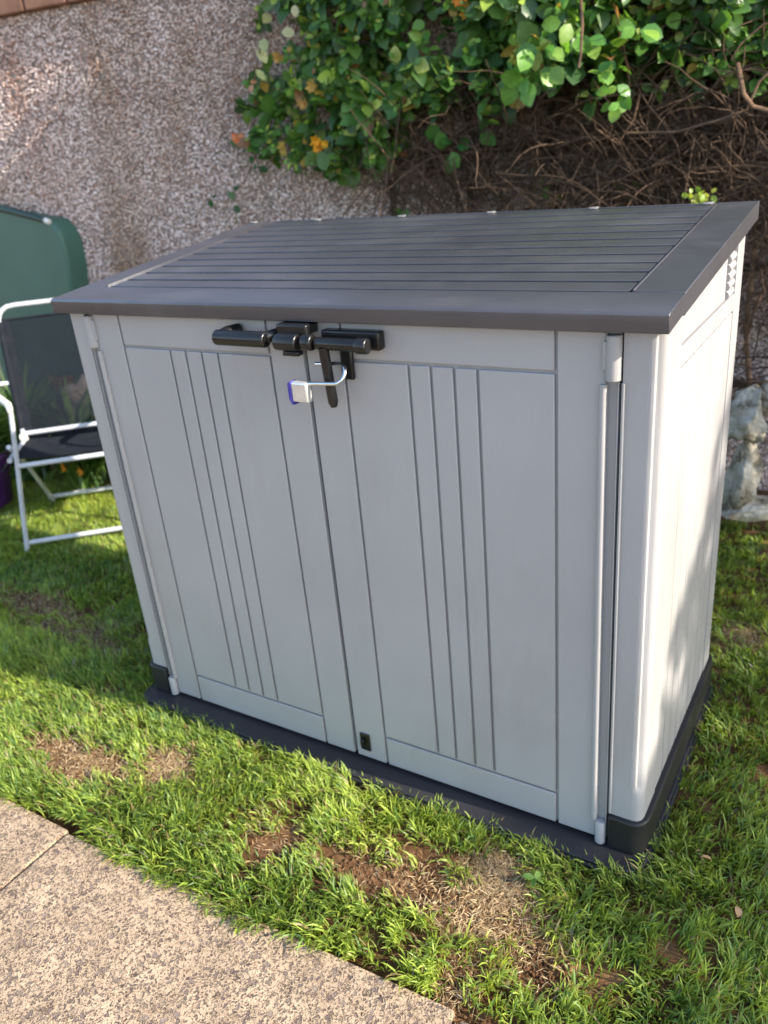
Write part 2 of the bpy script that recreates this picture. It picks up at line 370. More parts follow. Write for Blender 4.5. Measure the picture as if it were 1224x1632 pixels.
stamp('pebble_dash', icov, icof, Mx, PP, m_pebble, CC, wall)

# ------------------------------------------------------------------ storage shed
shed = empty('storage_shed', (0, 0, 0))
tag(shed, 'grey plastic storage shed with two ribbed doors and dark slatted lid, on the lawn', 'shed')
g0, g1, g2, g3, g4, g5 = .4962, .358, .3135, .2684, .2239, .0866
ZT, ZB, ZD, ZTOP = .9745, .0981, .0202, 1.043
HW = .667; DS = .608
LW, L0, LZ0, L1, LZ1 = .6743, -.0252, 1.079, .7034, 1.1553
def lidz(y): return LZ0+(y-L0)*(LZ1-LZ0)/(L1-L0)
# doors
def door(sgn):
    b = MB(); gp = .0027
    seam = .0045
    def bx(a, c, y0, y1, z0, z1):
        x0, x1 = sorted((sgn*a, sgn*c)); b.box(x0, x1, y0, y1, z0, z1)
    bx(seam, .5985, .0065, .022, ZD, ZTOP)                     # backing sheet
    def panel(a, c, z0, z1): bx(a, c, 0, .0062, z0, z1)
    panel(seam, g5-gp, ZD, ZTOP)
    panel(g0+gp, .577, ZD, ZTOP)
    panel(g5+gp, g0-gp, ZT+gp, ZTOP)
    panel(g5+gp, g0-gp, ZD, ZB-gp)
    xs = [g5, g4, g3, g2, g1, g0]
    for i in range(5): panel(xs[i]+gp, xs[i+1]-gp, ZB+gp, ZT-gp)
    return b
doors = {}
for sgn in (-1, 1):
    d = door(sgn).build('door', m_wall_grey, shed, bevel=.0021, seg=2)
    doors[sgn] = d
    # hinge edge: recessed strip is the backing sheet; knuckles top and bottom, thin lip on the outside
    k = MB(); k.tube([(sgn*.589, .000, .968), (sgn*.589, .000, 1.040)], .0125, 14)
    k.box(*sorted((sgn*.572, sgn*.590)), -.006, .008, .985, 1.030)
    k.build('hinge', m_wall_grey, d, bevel=.002)
    k = MB(); k.tube([(sgn*.588, -.003, .016), (sgn*.588, -.003, .066), (sgn*.588, -.003, .069)], [.0105, .0105, .008], 14)
    k.build('hinge', m_wall_grey, d, smooth=True)
    k = MB(); k.tube([(sgn*.5745, -.0025, .070), (sgn*.5745, -.0025, .962)], .0062, 14)
    k.build('edge_trim', m_wall_grey, d, smooth=True)
    k = MB(); k.prism([(sgn*.5965, .0060), (sgn*.5985, .0060), (sgn*.5985, -.0015), (sgn*.5965, -.0015)], .03, .965)
    k.build('edge_lip', m_wall_grey, d, bevel=.0006)
# centre strip behind the door seam
k = MB(); k.box(-.02, .02, .024, .03, .02, 1.04); k.build('seam_strip', m_base, shed)
# corner posts
for sgn in (-1, 1):
    def pl(poly): return [(sgn*x, y) for x, y in poly]
    full = [(.6035, .001), (.630, 0), (.645, 0), (.652, .0005), (.657, .002), (.661, .005), (.6645, .0095), (.6665, .018), (HW, .030), (.640, .030), (.6035, .028)]
    notch = [(.6035, .001), (.640, 0), (.6480, 0), (.6515, .0015), (.6530, .0075), (.6590, .0095), (.6635, .0120), (.6665, .018), (HW, .030), (.640, .030), (.6035, .028)]
    mid = [((a[0]+c[0])/2, (a[1]+c[1])/2) for a, c in zip(full, notch)]
    b = MB(); rings = [(full, .085), (full, .160), (mid, .168), (notch, .178), (notch, 1.046)]; m_ = len(full)
    vs = [(x, y, z) for pr, z in rings for x, y in pl(pr)]
    fs = [(k*m_+i, k*m_+(i+1) % m_, (k+1)*m_+(i+1) % m_, (k+1)*m_+i) for k in range(4) for i in range(m_)]+[tuple(range(m_))[::-1], tuple(range(4*m_, 5*m_))]
    b.add(vs, fs); po = b.build('corner_post', m_wall_grey, shed, smooth=True)
    lp = MB(); lp.tube([(sgn*.6055, -.0005, .096), (sgn*.6055, -.0005, .965)], .0032, 10)
    lp.build('post_lip', m_wall_grey, po, smooth=True)
# side panels
for sgn in (-1, 1):
    b = MB()
    def sx(a, c, y0, y1, z0, z1): b.box(*sorted((sgn*a, sgn*c)), y0, y1, z0, z1)
    def slope(y0, y1, z0, a, c):
        b.prism([(y0, z0), (y1, z0), (y1, lidz(y1)-.030), (y0, lidz(y0)-.030)], *sorted((sgn*a, sgn*c)), axis='x')
    slope(.031, DS-.004, .085, .645, .6585)
    slope(.0305, .098, .085, .659, HW); slope(.545, DS, .085, .659, HW)
    sx(.659, HW-.0005, .101, .542, .965, .998)
    slope(.101, .45, 1.002, .659, .6645)
    n = 8; w_ = (.542-.101)/n
    for i in range(n):
        sx(.659, HW-.0015, .101+i*w_+.0025, .101+(i+1)*w_-.0025, .085, .961)
    b.build('side_panel', m_wall_grey, shed, bevel=.0018, seg=2)
    b = MB()
    for i in range(5):
        zz = 1.010+i*.0165
        b.tube([(sgn*.6625, .455, zz), (sgn*.6635, .500, zz+.003), (sgn*.661, .520, zz+.004)], [.0088, .0088, .002], 8)
    b.build('vent', m_wall_grey, shed, smooth=True)
b = MB(); b.box(-.66, .66, DS-.003, DS+.010, .085, lidz(DS)-.031); b.build('back_panel', m_wall_grey, shed, bevel=.002)
# base
def rrect(x0, x1, y0, y1, r, n=7):
    P = []
    for cx, cy, a0 in ((x1-r, y0+r, -90), (x1-r, y1-r, 0), (x0+r, y1-r, 90), (x0+r, y0+r, 180)):
        for i in range(n+1):
            a = math.radians(a0+90*i/n); P.append((cx+r*math.cos(a), cy+r*math.sin(a)))
    return P
b = MB(); b.prism(rrect(-.690, .690, -.064, .640, .055), -.03, .006)
b.prism(rrect(-.684, .684, -.058, .634, .05), .006, .0125)
base = b.build('base', m_base, shed, bevel=.004, seg=3, angle=35)
b = MB()
for sgn in (-1, 1):
    poly = [(.6035, -.010), (.650, -.011), (.662, -.007), (.671, .002), (.677, .016), (.678, .03), (.678, .60), (.672, .624), (.640, .628), (.640, .04), (.6035, .04)]
    b.prism([(sgn*x, y) for x, y in poly], .0128, .092)
b.box(-.639, .639, .60, .625, .0128, .092)
b.build('upstand', m_tray, base, bevel=.004, seg=3, angle=35)
# lid
b = MB()
def lp(y0, y1, t0, t1, x0, x1):    # sloping plate: top at t1 above the lid plane, bottom at t0
    b.prism([(y0, lidz(y0)+t0), (y1, lidz(y1)+t0), (y1, lidz(y1)+t1), (y0, lidz(y0)+t1)], x0, x1, axis='x')
b.prism([(L0+.003, LZ0-.0315), (.0715, lidz(.0715)-.030), (.0715, lidz(.0715)), (L0+.005, lidz(L0)), (L0, LZ0-.004)], -LW, LW, axis='x')
for sgn in (-1, 1):
    lp(.0745, L1, -.036, 0, *sorted((sgn*.5915, sgn*(LW-.001))))
    lp(.0745, L1-.03, 0.0005, .003, *sorted((sgn*.5920, sgn*.5965)))
lp(.0716, L1-.001, -.028, -.0090, -.5885, .5885)
pitch = .0562; yk = [.0731+pitch*i for i in range(12)]
for i in range(11): lp(yk[i]+.0055, yk[i+1]-.0055, -.0088, 0, -.588, .588)
lp(yk[11]+.0055, L1-.001, -.0088, 0, -.588, .588)
lid = b.build('lid', m_lid, shed, bevel=.0016, seg=2)
for x in (-.65, -.428, -.165, .083, .333, .577):
    b = MB(); b.box(x-.009, x+.008, L1-.024, L1-.014, lidz(.68)+.0008, lidz(.68)+.003)
    b.tube([(x-.011, L1-.021, lidz(.68)+.003), (x+.010, L1-.016, lidz(.68)+.0035)], .0026, 8)
    b.build('hinge_clip', m_clip, lid, bevel=.001)
# latch assembly
b = MB()
b.box(.058, .182, -.022, -.0005, 1.000, 1.034); b.box(-.030, .040, -.040, -.0005, 1.026, 1.046); b.box(-.035, -.005, -.030, -.0005, 1.0, 1.03)
latch = b.build('latch', m_black, shed, bevel=.004, seg=3)
def octbar(x0, x1, y, z, r, name, mat=m_black, bev=.003):
    b = MB(); b.tube([(x0, y, z), (x1, y, z)], r, 10); return b.build(name, mat, latch, bevel=bev)
b = MB(); b.tube([(-.172, -.048, 1.018), (-.048, -.048, 1.018)], .0155, 12)
b.tube([(-.160, -.044, 1.020), (-.158, -.03, 1.024), (-.150, -.002, 1.024)], [.014, .013, .013], 10); b.tube([(-.055, -.044, 1.020), (-.045, -.025, 1.022), (-.040, -.002, 1.022)], .012, 10)
b.build('handle_grip', m_black, latch, bevel=.003)
octbar(-.026, .024, -.046, 1.015, .0165, 'barrel'); octbar(.034, .056, -.044, 1.016, .0155, 'barrel')
octbar(.060, .150, -.040, 1.014, .0120, 'bolt'); octbar(.146, .170, -.040, 1.013, .0150, 'barrel')
b = MB(); b.box(-.012, .024, -.052, -.034, .990, .999); b.build('lug', m_black, latch, bevel=.002)
b = MB(); b.tube([(.077, -.044, 1.008), (.079, -.042, .96), (.082, -.040, .905), (.0825, -.040, .896)], [.0095, .0095, .0095, .006], 12)
b.build('drop_arm', m_black, latch, smooth=True)
b = MB(); b.box(.086, .112, -.010, -.0005, .940, 1.001); b.build('hasp', m_black, latch, bevel=.003)
b = MB(); b.box(.018, .045, -.004, -.0002, .043, .091); b.box(.023, .033, -.012, -.004, .060, .078)
b.build('lower_catch', m_black, shed, bevel=.002)
# padlock, open, hanging from the drop arm
pad = empty('padlock', (.031, -.062, .927))
pad.scale = (.92, .92, .92); tag(pad, 'small open padlock with a blue band and steel shackle, hanging from the black door latch', 'padlock')
b = MB(); b.box(-.022, .018, -.009, .009, -.020, .022); b.build('body', m_lockbody, pad, bevel=.004, seg=3)
b = MB(); b.prism([(-.029, .019), (-.0205, .0235), (-.0205, -.0235), (-.013, -.0238), (-.022, -.0255), (-.029, -.014)], -.010, .010, axis='y'); b.build('band', m_blue, pad, bevel=.001)
b = MB(); pts = [(.012, 0, .018), (.030, 0, .0195), (.078, .001, .022)]
for i in range(9):
    a = math.radians(-80+i*160/8); pts.append((.079+.016*math.cos(a), .002+.030*i/8, .0375+.0155*math.sin(a)))
pts += [(.064, .034, .053), (.034, .034, .051), (.016, .034, .050)]
b.tube(pts, .0040, 10); b.build('shackle', m_steel, pad, smooth=True)

# ------------------------------------------------------------------ folding chair
# local frame: x = sitter's left-right axis, -y = forward; origin under the front left foot
ch = empty('garden_chair', (-1.83, .45, 0), math.radians(42))
tag(ch, 'folding garden chair with white tube frame and dark mesh sling, left of the shed', 'chair')
CW = .56; R_ = .0092
for x in (0, CW):
    b = MB(); sg = 1 if x == 0 else -1; b.tube([(x, 0, 0), (x+sg*.02, 0, .14), (x+sg*.055, 0, .36), (x+sg*.085, -.005, .565)], R_, 12); b.build('leg', m_white_tube, ch, smooth=True)
    b = MB(); b.tube([(x+(.018 if x == 0 else -.018), .50, 0.005), (x+(.018 if x == 0 else -.018), .25, .27), (x+(.018 if x == 0 else -.018), .08, .40)], R_, 12); b.build('leg', m_white_tube, ch, smooth=True)
    b = MB(); b.tube([(x+sg*.087, -.018, .560), (x+sg*.078, 0.01, .578), (x+sg*.02, .12, .586), (x-sg*.03, .24, .588), (x-sg*.04, .36, .588)], [.010, .0125, .0125, .012, .011], 12); b.tube([(x-sg*.035, .33, .588), (x+sg*.03, .325, .588)], .008, 8); b.build('armrest', m_white_arm, ch, smooth=True)
for nm, y, z in (('floor_rail', .006, .03), ('floor_rail', .488, .03), ('seat_rail', .0, .345)):
    ins = .004 if z < .1 else .05; b = MB(); b.tube([(ins, y, z), (CW-ins, y, z)], .0095, 12); b.build(nm, m_white_tube, ch, smooth=True)
# back frame: U hoop leaning back
def backp(t): return (.27+.12*t, .375+.50*t)      # y,z along the back
b = MB(); pts = []
for t in (0, .3, .6, .9): pts.append((.03, *backp(t)))
yt, zt = backp(1.0)
for a in (20, 45, 70): pts.append((.03+.06*(1-math.cos(math.radians(a))), *backp(.9+.1*math.sin(math.radians(a)))))
pts.append((.10, yt, zt)); pts.append((CW/2, yt, zt))
pts += [(CW-p[0], p[1], p[2]) for p in pts[-2::-1]]
b.tube(pts, R_, 12); b.build('back_frame', m_white_tube, ch, smooth=True)
b = MB(); b.tube([(.03, *backp(.03)), (CW-.03, *backp(.03))], .0095, 12); b.build('back_rail', m_white_tube, ch, smooth=True)
b = MB()
for x in (.03, CW-.03): b.tube([(x, .0, .37), (x, .20, .365), (x, .40, .35)], R_, 10)
b.build('seat_frame', m_white_tube, ch, smooth=True)
def sheet(f, nu, nv, th):
    b = MB(); g = [f(i/nu, j/nv) for j in range(nv+1) for i in range(nu+1)]; n = len(g)
    v = g+[(p[0], p[1]+th, p[2]-th) for p in g]; q = lambda i, j: j*(nu+1)+i
    fs = [(q(i, j), q(i+1, j), q(i+1, j+1), q(i, j+1)) for j in range(nv) for i in range(nu)]
    return b.add(g, fs)
def fback(u, v):
    y, z = backp(.05+v*.85); return (.035+u*(CW-.07), y+.012*math.sin(math.pi*u)*math.sin(math.pi*v), z)
bs = sheet(fback, 8, 8, .002).build('back_sling', m_sling, ch, smooth=True)
h = MB()
for u in (0, .0): pass
for u0 in (0.0, .93): 
    h.add(*(lambda g: (g, [(i, i+1, i+12, i+11) for i in range(10)]))([tuple(np.array(fback(u0, i/10))+np.array((0, -.003, 0))) for i in range(11)]+[tuple(np.array(fback(u0+.07, i/10))+np.array((0, -.003, 0))) for i in range(11)]))
h.tube([fback(i/6, 1.0) for i in range(7)], .005, 6)
for x in (.03, CW-.03): h.tube([(x, *backp(t)) for t in (.07, .3, .6, .885)], .0115, 10)
h.build('sling_hem', m_sling_hem, bs)
def fseat(u, v): return (.035+u*(CW-.07), .02+v*.34, .368-.006*v-.03*math.sin(math.pi*u)*math.sin(math.pi*(.15+.8*v)))
sheet(fseat, 8, 8, .002).build('seat_sling', m_sling_hem, ch, smooth=True)
for x in (.03, CW-.03):
    b = MB(); b.tube([(x-.014, .272, .375), (x+.014, .272, .375)], .016, 12); b.build('pivot', m_white_arm, ch, bevel=.003)

# ------------------------------------------------------------------ green tank by the wall
tk = empty('storage_tank', (-2.62, 1.40, 0))
tag(tk, 'large green plastic tank with a dark green rim against the pebbledash wall', 'tank')
def tkp(u, v, dx=0): q = Y(u+6, v, 1.48); return (q[0]+2.62+dx, q[2])
ev = np.array([346, 352, 362, 375, 390, 405, 425, 445, 465, 485])
edge = [tkp(u, v) for u, v in zip(np.interp(ev, [346, 352, 362, 375, 390, 405, 425, 445, 465, 485], [105, 112, 119, 125, 129.5, 132.5, 136, 138.5, 140.5, 142]), ev)]
q0 = tkp(0, 322)
prof = [(-1.0, .0), (edge[-1][0]+.03, .0), (edge[-1][0]+.02, .45)]+edge[::-1]+[q0, (-1.0, q0[1]+.05)]
b = MB(); b.prism(prof, -.04, .085, axis='y'); b.build('body', m_green_tank, tk, bevel=.016, seg=4, angle=12)
b = MB(); b.tube([(-1.0, -.045, q0[1]+.052), (q0[0], -.045, q0[1]+.004), ((q0[0]+edge[0][0])/2, -.045, (q0[1]+edge[0][1])/2+.006), (edge[0][0]-.015, -.045, edge[0][1]+.002)], [.018, .018, .017, .014], 10)
b.build('rim', m_green_rim, tk, smooth=True)
b = MB(); b.tube([(edge[0][0]-.017, -.045, edge[0][1]+.002), (edge[0][0]+.012, -.045, edge[0][1]-.008)], .013, 10); b.build('rim_plug', m_white_arm, tk, bevel=.003)

# ------------------------------------------------------------------ plants by the tank
def strap_plant(name, loc, n, length, label, cat, flowers=0, spread=1.0, col0=(.05, .13, .03), col1=(.13, .22, .05)):
    t = empty(name, loc); tag(t, label, cat)
    V = []; L = []; st = []; C = []; k = 0; nl = 0
    tips = []
    for i in range(n):
        az = random.uniform(0, 6.28); ln = length*random.uniform(.55, 1.1); el0 = math.radians(random.uniform(55, 88)); wd = random.uniform(.006, .013)
        p = Vector((random.gauss(0, .035), random.gauss(0, .035), .02)); d2 = Vector((math.cos(az), math.sin(az), 0)); side = Vector((-math.sin(az), math.cos(az), 0))
        seg = 7; el = el0; c = np.array(col0)+(np.array(col1)-np.array(col0))*random.random()
        droop = math.radians(random.uniform(60, 135))*spread
        for s in range(seg+1):
            f = s/seg; ww = wd*(1-f**3)*(.7+.3*math.sin(math.pi*f))+.0005
            V += [tuple(p-side*ww), tuple(p+side*ww)]; C += [c, c]
            if s < seg:
                b0 = k+2*s; L += [b0, b0+1, b0+3, b0+2]; st.append(nl); nl += 4
                p = p+(d2*math.cos(el)+Vector((0, 0, 1))*math.sin(el))*(ln/seg); el -= droop/seg*(.4+1.2*f)
                if p.z < .02: p.z = .02
        k += 2*(seg+1); tips.append(p)
    fast_mesh('foliage', np.array(V), np.array(L), np.array(st), m_leaf, np.array(C), t)
    for i in range(flowers):
        b = MB(); az = random.uniform(3.3, 6.2); h = length*random.uniform(.45, .7); q = Vector((math.cos(az)*length*.45, math.sin(az)*length*.45, h*.6))
        b.tube([(0, 0, .02), tuple(q*.5+Vector((0, 0, h*.25))), tuple(q)], .003, 6)
        s_ = b.build('flower_stem', m_bark, t)
        fl(q, .022, (.75, .30, .03), t)
    return t
def fl(q, r, c, parent, name='flower'):
    V = []; L = []; st = []; C = []
    for j in range(6):
        a = j*math.pi/3+random.random()*.3; u = Vector((math.cos(a), random.uniform(-.6, .1), math.sin(a))).normalized(); s = u.cross(Vector((0, -1, 0))).normalized()
        k = len(V); q0 = Vector(q)
        V += [tuple(q0-s*r*.12), tuple(q0+s*r*.12), tuple(q0+u*r*.6+s*r*.35), tuple(q0+u*r*1.1+Vector((0, -.2*r, 0))), tuple(q0+u*r*.6-s*r*.35)]
        L += [k, k+1, k+2, k+3, k+4]; st.append(5*j); C += [np.array(c)*random.uniform(.7, 1.2)]*5
    return fast_mesh(name, np.array(V), np.array(L), np.array(st), m_petal, np.array(C), parent)
p = G(-25, 815)
pot = empty('plant_pot', (p[0]-.05, p[1]+.05, 0)); tag(pot, 'dark purple glazed plant pot at the far left behind the white chair leg', 'pot')
b = MB(); b.lathe([(.0, .0), (.10, 0), (.115, .02), (.135, .14), (.150, .22), (.158, .225), (.158, .245), (.142, .245), (.138, .21), (0, .205)], 32); b.build('vessel', m_purple, pot, smooth=True)
b = MB(); b.lathe([(0, .215), (.08, .218), (.139, .212)], 24); b.build('potting_soil', m_soil, pot, smooth=True)
strap_plant('strap_leaf_plant', (pot.location.x, pot.location.y, .2), 120, .42, 'plant with long arching strap leaves growing in the purple pot', 'plant', 0)
strap_plant('strap_leaf_plant', (-2.14, 1.02, 0), 420, .50, 'large clump of strap leaves with orange flowers on the ground behind the chair', 'plant', 3, col0=(.05, .12, .03), col1=(.16, .25, .06))
strap_plant('strap_leaf_plant', (-1.78, 1.22, 0), 360, .36, 'low dark strap leaf clump behind the chair, right beside the grey boulder', 'plant', 1, col0=(.03, .08, .02), col1=(.08, .15, .035))
strap_plant('strap_leaf_plant', (-2.50, .98, 0), 300, .62, 'tall strap leaf clump at the left edge behind the purple pot', 'plant', 0, col0=(.04, .11, .03), col1=(.15, .24, .06))
def boulder(name, loc, size, seed, mat, sub=4, rough=.25):
    bm = bmesh.new(); bmesh.ops.create_icosphere(bm, subdivisions=sub, radius=1.0)
    from mathutils import noise
    for v in bm.verts:
        c = v.co.copy(); d = 1+rough*(noise.noise(c*1.3+Vector((seed, 0, 0))))+rough*.5*noise.noise(c*3.1+Vector((0, seed, 0)))+rough*.2*noise.noise(c*8+Vector((0, 0, seed)))
        if mat is m_whitestone or mat is m_rock:
            for k_ in range(9):
                ax = Vector((math.sin(seed*3+k_*2.4), math.cos(seed*2+k_*1.7), math.sin(seed+k_*1.1))).normalized(); lim = .62+.22*math.sin(seed*5+k_)
                pj = c.dot(ax)
                if pj > lim: c = c-ax*(pj-lim)*.85
        v.co = Vector((c.x*size[0], c.y*size[1], c.z*size[2]))*d
    me = bpy.data.meshes.new(name); bm.to_mesh(me); bm.free(); me.materials.append(mat)
    me.polygons.foreach_set('use_smooth', [True]*len(me.polygons))
    o = bpy.data.objects.new(name, me); COL.objects.link(o); o.location = loc; return o
q = Y(140, 668, 1.18)
tag(boulder('boulder', (q[0], 1.22, .22), (.17, .13, .24), 3.1, m_rock, rough=.5), 'rough grey brown boulder seen through the mesh of the chair back', 'boulder')
q = Y(112, 615, 1.40)
tp = empty('terracotta_pot', (q[0], 1.42, .20)); tag(tp, 'terracotta flower pot standing on a block behind the chair', 'pot')
b = MB(); b.lathe([(0, .0), (.07, 0), (.10, .17), (.112, .172), (.115, .21), (.10, .21), (.095, .18), (0, .175)], 28); b.build('vessel', m_terra, tp, smooth=True)
b = MB(); b.box(q[0]-.14, q[0]+.14, 1.32, 1.52, -.01, .199); tag(b.build('stone_block', m_rock, None, bevel=.01), 'plain grey stone block under the terracotta pot behind the chair', 'block')

# ------------------------------------------------------------------ white stones right of the shed
def stone_at(u, v, y, size, seed, label, rot=(0, 0, 0), rough=.3):
    q = Y(u, v, y); o = boulder('garden_stone', tuple(q), size, seed, m_whitestone, 4, rough); o.rotation_euler = rot
    tag(o, label, 'stone', 'limewashed stones at the wall foot'); return o
stone_at(1188, 812, 1.52, (.115, .09, .045), 1.5, 'flat white stone lying on the grass under the upright stone pillar')
stone_at(1183, 750, 1.53, (.066, .075, .165), 5.5, 'upright white stone pillar with brown and green stains, above the flat stone', (0, .08, 0), .35)
stone_at(1184, 668, 1.53, (.078, .085, .105), 8.2, 'mossy white stone balanced on top of the upright stone pillar', (0, .3, 0), .4)
stone_at(1248, 640, 1.56, (.15, .08, .065), 11.4, 'long pale stone at the right edge, reaching sideways from the top stone', (0, -.12, 0), .35)

# ------------------------------------------------------------------ trellis on the wall
tr = empty('wooden_trellis', (0, WY, 0), math.atan(WS)); tag(tr, 'dark wooden trellis fixed to the wall behind the climbing shrub', 'trellis')
for x in np.arange(-.80, 1.5, .31):
    b = MB(); b.box(x-.011, x+.011, -.030, -.012, .35, 1.90); b.build('slat', m_trellis, tr, bevel=.002)
for z in (.42, .83, 1.27, 1.72):
    b = MB(); b.box(-.86, 1.50, -.046, -.0305, z-.012, z+.012); b.build('slat', m_trellis, tr, bevel=.002)

# ------------------------------------------------------------------ climbing shrub
LT = np.array([(0, 0, 0), (-.26, .22, .05), (0, .25, 0), (.26, .22, .05), (-.36, .52, .05), (0, .55, -.02), (.36, .52, .05), (-.22, .82, -.01), (0, .84, -.06), (.22, .82, -.01), (0, 1.0, -.12)])
LF = [(0, 2, 1), (0, 3, 2), (1, 2, 5, 4), (2, 3, 6, 5), (4, 5, 8, 7), (5, 6, 9, 8), (7, 8, 10), (8, 9, 10)]
def leaf_mats(n, size, face=(-.0, -.8, .6), spread=.8, width=1.0):
    """leaf plane normal near face, tip direction random with gravity bias"""
    f = np.array(face)[None, :]+rng.normal(0, spread, (n, 3)); f /= np.linalg.norm(f, axis=1)[:, None]
    t = rng.normal(0, 1, (n, 3))+np.array((0, -.35, -.45)); t -= (t*f).sum(1)[:, None]*f; t /= np.linalg.norm(t, axis=1)[:, None]
    s = np.cross(t, f)
    return np.stack([s*size[:, None]*width, t*size[:, None], f*size[:, None]], -1)
def bottom(u):
    return np.interp(u, [340, 380, 420, 480, 560, 640, 700, 770, 830, 900, 980, 1060, 1140, 1224, 1400], [215, 275, 300, 285, 292, 275, 220, 205, 175, 160, 155, 165, 160, 170, 190])
def left_edge(v): return np.interp(v, [-400, 0, 60, 150, 230, 300], [420, 415, 405, 385, 380, 400])
shrub = empty('climbing_shrub', (0.2, 1.8, 0)); tag(shrub, 'climbing honeysuckle with green leaves and orange blossom spilling over the wall', 'climbing plant')
shrub_inv = Vector((0.2, 1.8, 0))
def sh(P): return P-np.array([0.2, 1.8, 0])
cl = []; cy = []
while len(cl) < 2050:
    u = random.uniform(380, 1360); v = random.uniform(-480, 320)
    if v > bottom(u)-random.expovariate(1/22) or u < left_edge(v)+random.expovariate(1/16): continue
    if v > 110 and u > 640 and random.random() < (v-110)/150: continue
    if vnoise(u/45, v/45+20) < .33 and random.random() < .7: continue
    # depth of the mass: the overhang swells towards the top right
    sw = .10+.24*np.clip((u-400)/260, 0, 1)-.14*np.clip((u-900)/420, 0, 1)+.04*np.clip(-v/300, -.5, 1)
    off = random.uniform(.03, max(.06, sw))
    q = W(u, v, off)
    if q[2] > 2.5: continue
    cl.append(q); cy.append(off/max(sw, .05))
cl = np.array(cl); cy = np.array(cy)
K = 8; nc = len(cl); n = nc*K; EX = []
ax = np.array((.25, -.75, .40))+rng.normal(0, .42, (nc, 3)); ax /= np.linalg.norm(ax, axis=1)[:, None]
e1 = np.cross(ax, rng.normal(0, 1, (nc, 3))); e1 /= np.linalg.norm(e1, axis=1)[:, None]; e2 = np.cross(ax, e1)
R8 = lambda a: np.repeat(a, K, axis=0)
k_ = np.tile(np.arange(K), nc); tier = k_//3                       # three tiers of leaves, the youngest at the tip
th = k_*2.25+np.repeat(rng.uniform(0, 6.28, nc), K)+rng.normal(0, .25, n)
tipd = np.cos(th)[:, None]*R8(e1)+np.sin(th)[:, None]*R8(e2)+(.15+.35*tier)[:, None]*R8(ax)+rng.normal(0, .18, (n, 3))+np.array((0, 0, -.15))
tipd /= np.linalg.norm(tipd, axis=1)[:, None]
nrm = R8(ax)*1.0+rng.normal(0, .28, (n, 3)); nrm -= (nrm*tipd).sum(1)[:, None]*tipd; nrm /= np.linalg.norm(nrm, axis=1)[:, None]
sz = np.array([1.0, .78, .42])[tier]*np.repeat(rng.uniform(.030, .070, nc)*(1+.25*(cy > .7)), K)*rng.uniform(.75, 1.15, n)
base = R8(cl)+R8(ax)*(np.array([-.022, -.006, .008])[tier])[:, None]+rng.normal(0, .005, (n, 3))
Mx = np.stack([np.cross(tipd, nrm)*sz[:, None]*rng.uniform(.8, 1.15, (n, 1)), tipd*sz[:, None], nrm*sz[:, None]*rng.uniform(.5, 2.2, (n, 1))], -1)
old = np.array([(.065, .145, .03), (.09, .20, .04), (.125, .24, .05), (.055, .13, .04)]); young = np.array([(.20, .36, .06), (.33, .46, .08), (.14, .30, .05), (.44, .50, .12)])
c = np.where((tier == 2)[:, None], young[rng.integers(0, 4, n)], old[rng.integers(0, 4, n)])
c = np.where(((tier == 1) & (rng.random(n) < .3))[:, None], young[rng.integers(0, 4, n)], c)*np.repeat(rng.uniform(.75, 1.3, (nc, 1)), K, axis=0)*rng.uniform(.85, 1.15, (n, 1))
yl = rng.random(n); c[yl > .988] = (.50, .33, .06); c[yl < .022] = (.30, .15, .07)
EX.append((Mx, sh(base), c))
# named sprays: hand placed clusters seen clearly in the photo
def spray(spots, size, cols, off, name='spray', k=5, rad=.02):
    P = []; 
    for (u, v) in spots:
        q = W(u, v, off)
        for _ in range(k): P.append(q+rng.normal(0, rad, 3))
    P = np.array(P); m = len(P)
    EX.append((leaf_mats(m, rng.uniform(.7, 1.15, m)*size, (0.35, -.85, .5), .5, 1.1), sh(P), np.array(cols)[rng.integers(0, len(cols), m)]*rng.uniform(.85, 1.15, (m, 1))))
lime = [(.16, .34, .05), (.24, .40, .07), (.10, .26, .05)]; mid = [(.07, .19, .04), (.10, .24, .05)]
spray([(700, 215), (725, 235), (745, 205)], .062, mid, .22, k=3)
spray([(830, 130), (850, 105), (870, 95)], .07, lime, .37, k=4)
spray([(970, 135), (985, 160), (960, 110)], .045, lime, .37, k=5)
spray([(930, 70), (1010, 40), (905, 55)], .06, lime, .37, k=5)
spray([(640, 50), (655, 70), (675, 90), (690, 60)], .045, lime, .25, k=4)
spray([(1115, 312), (1130, 318), (1105, 316)], .022, [(.30, .45, .06), (.40, .42, .06)], .30, k=7, rad=.012)
spray([(540, 235), (560, 215), (600, 200)], .045, mid+lime, .15, k=4)
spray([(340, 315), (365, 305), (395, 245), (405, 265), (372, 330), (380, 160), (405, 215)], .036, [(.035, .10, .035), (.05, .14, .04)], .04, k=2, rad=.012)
spray([(640, 340), (870, 290), (900, 300), (1020, 300), (1180, 110), (1150, 75)], .035, lime+mid, .1, k=4)
# pale variegated sprig at the upper left
pale = [(.52, .52, .30), (.60, .58, .38), (.45, .50, .25)]
spray([(432, 22), (452, 55), (418, 62), (410, 80), (408, 110), (470, 8)], .050, pale, .22, k=1, rad=.004)
spray([(408, 132), (375, 220)], .03, [(.55, .28, .16), (.6, .25, .12)], .2, k=2, rad=.005)
stamp('foliage', LT, LF, *[np.concatenate([e[i] for e in EX]) for i in (0, 1)], m_leaf, np.concatenate([e[2] for e in EX]), shrub, True)
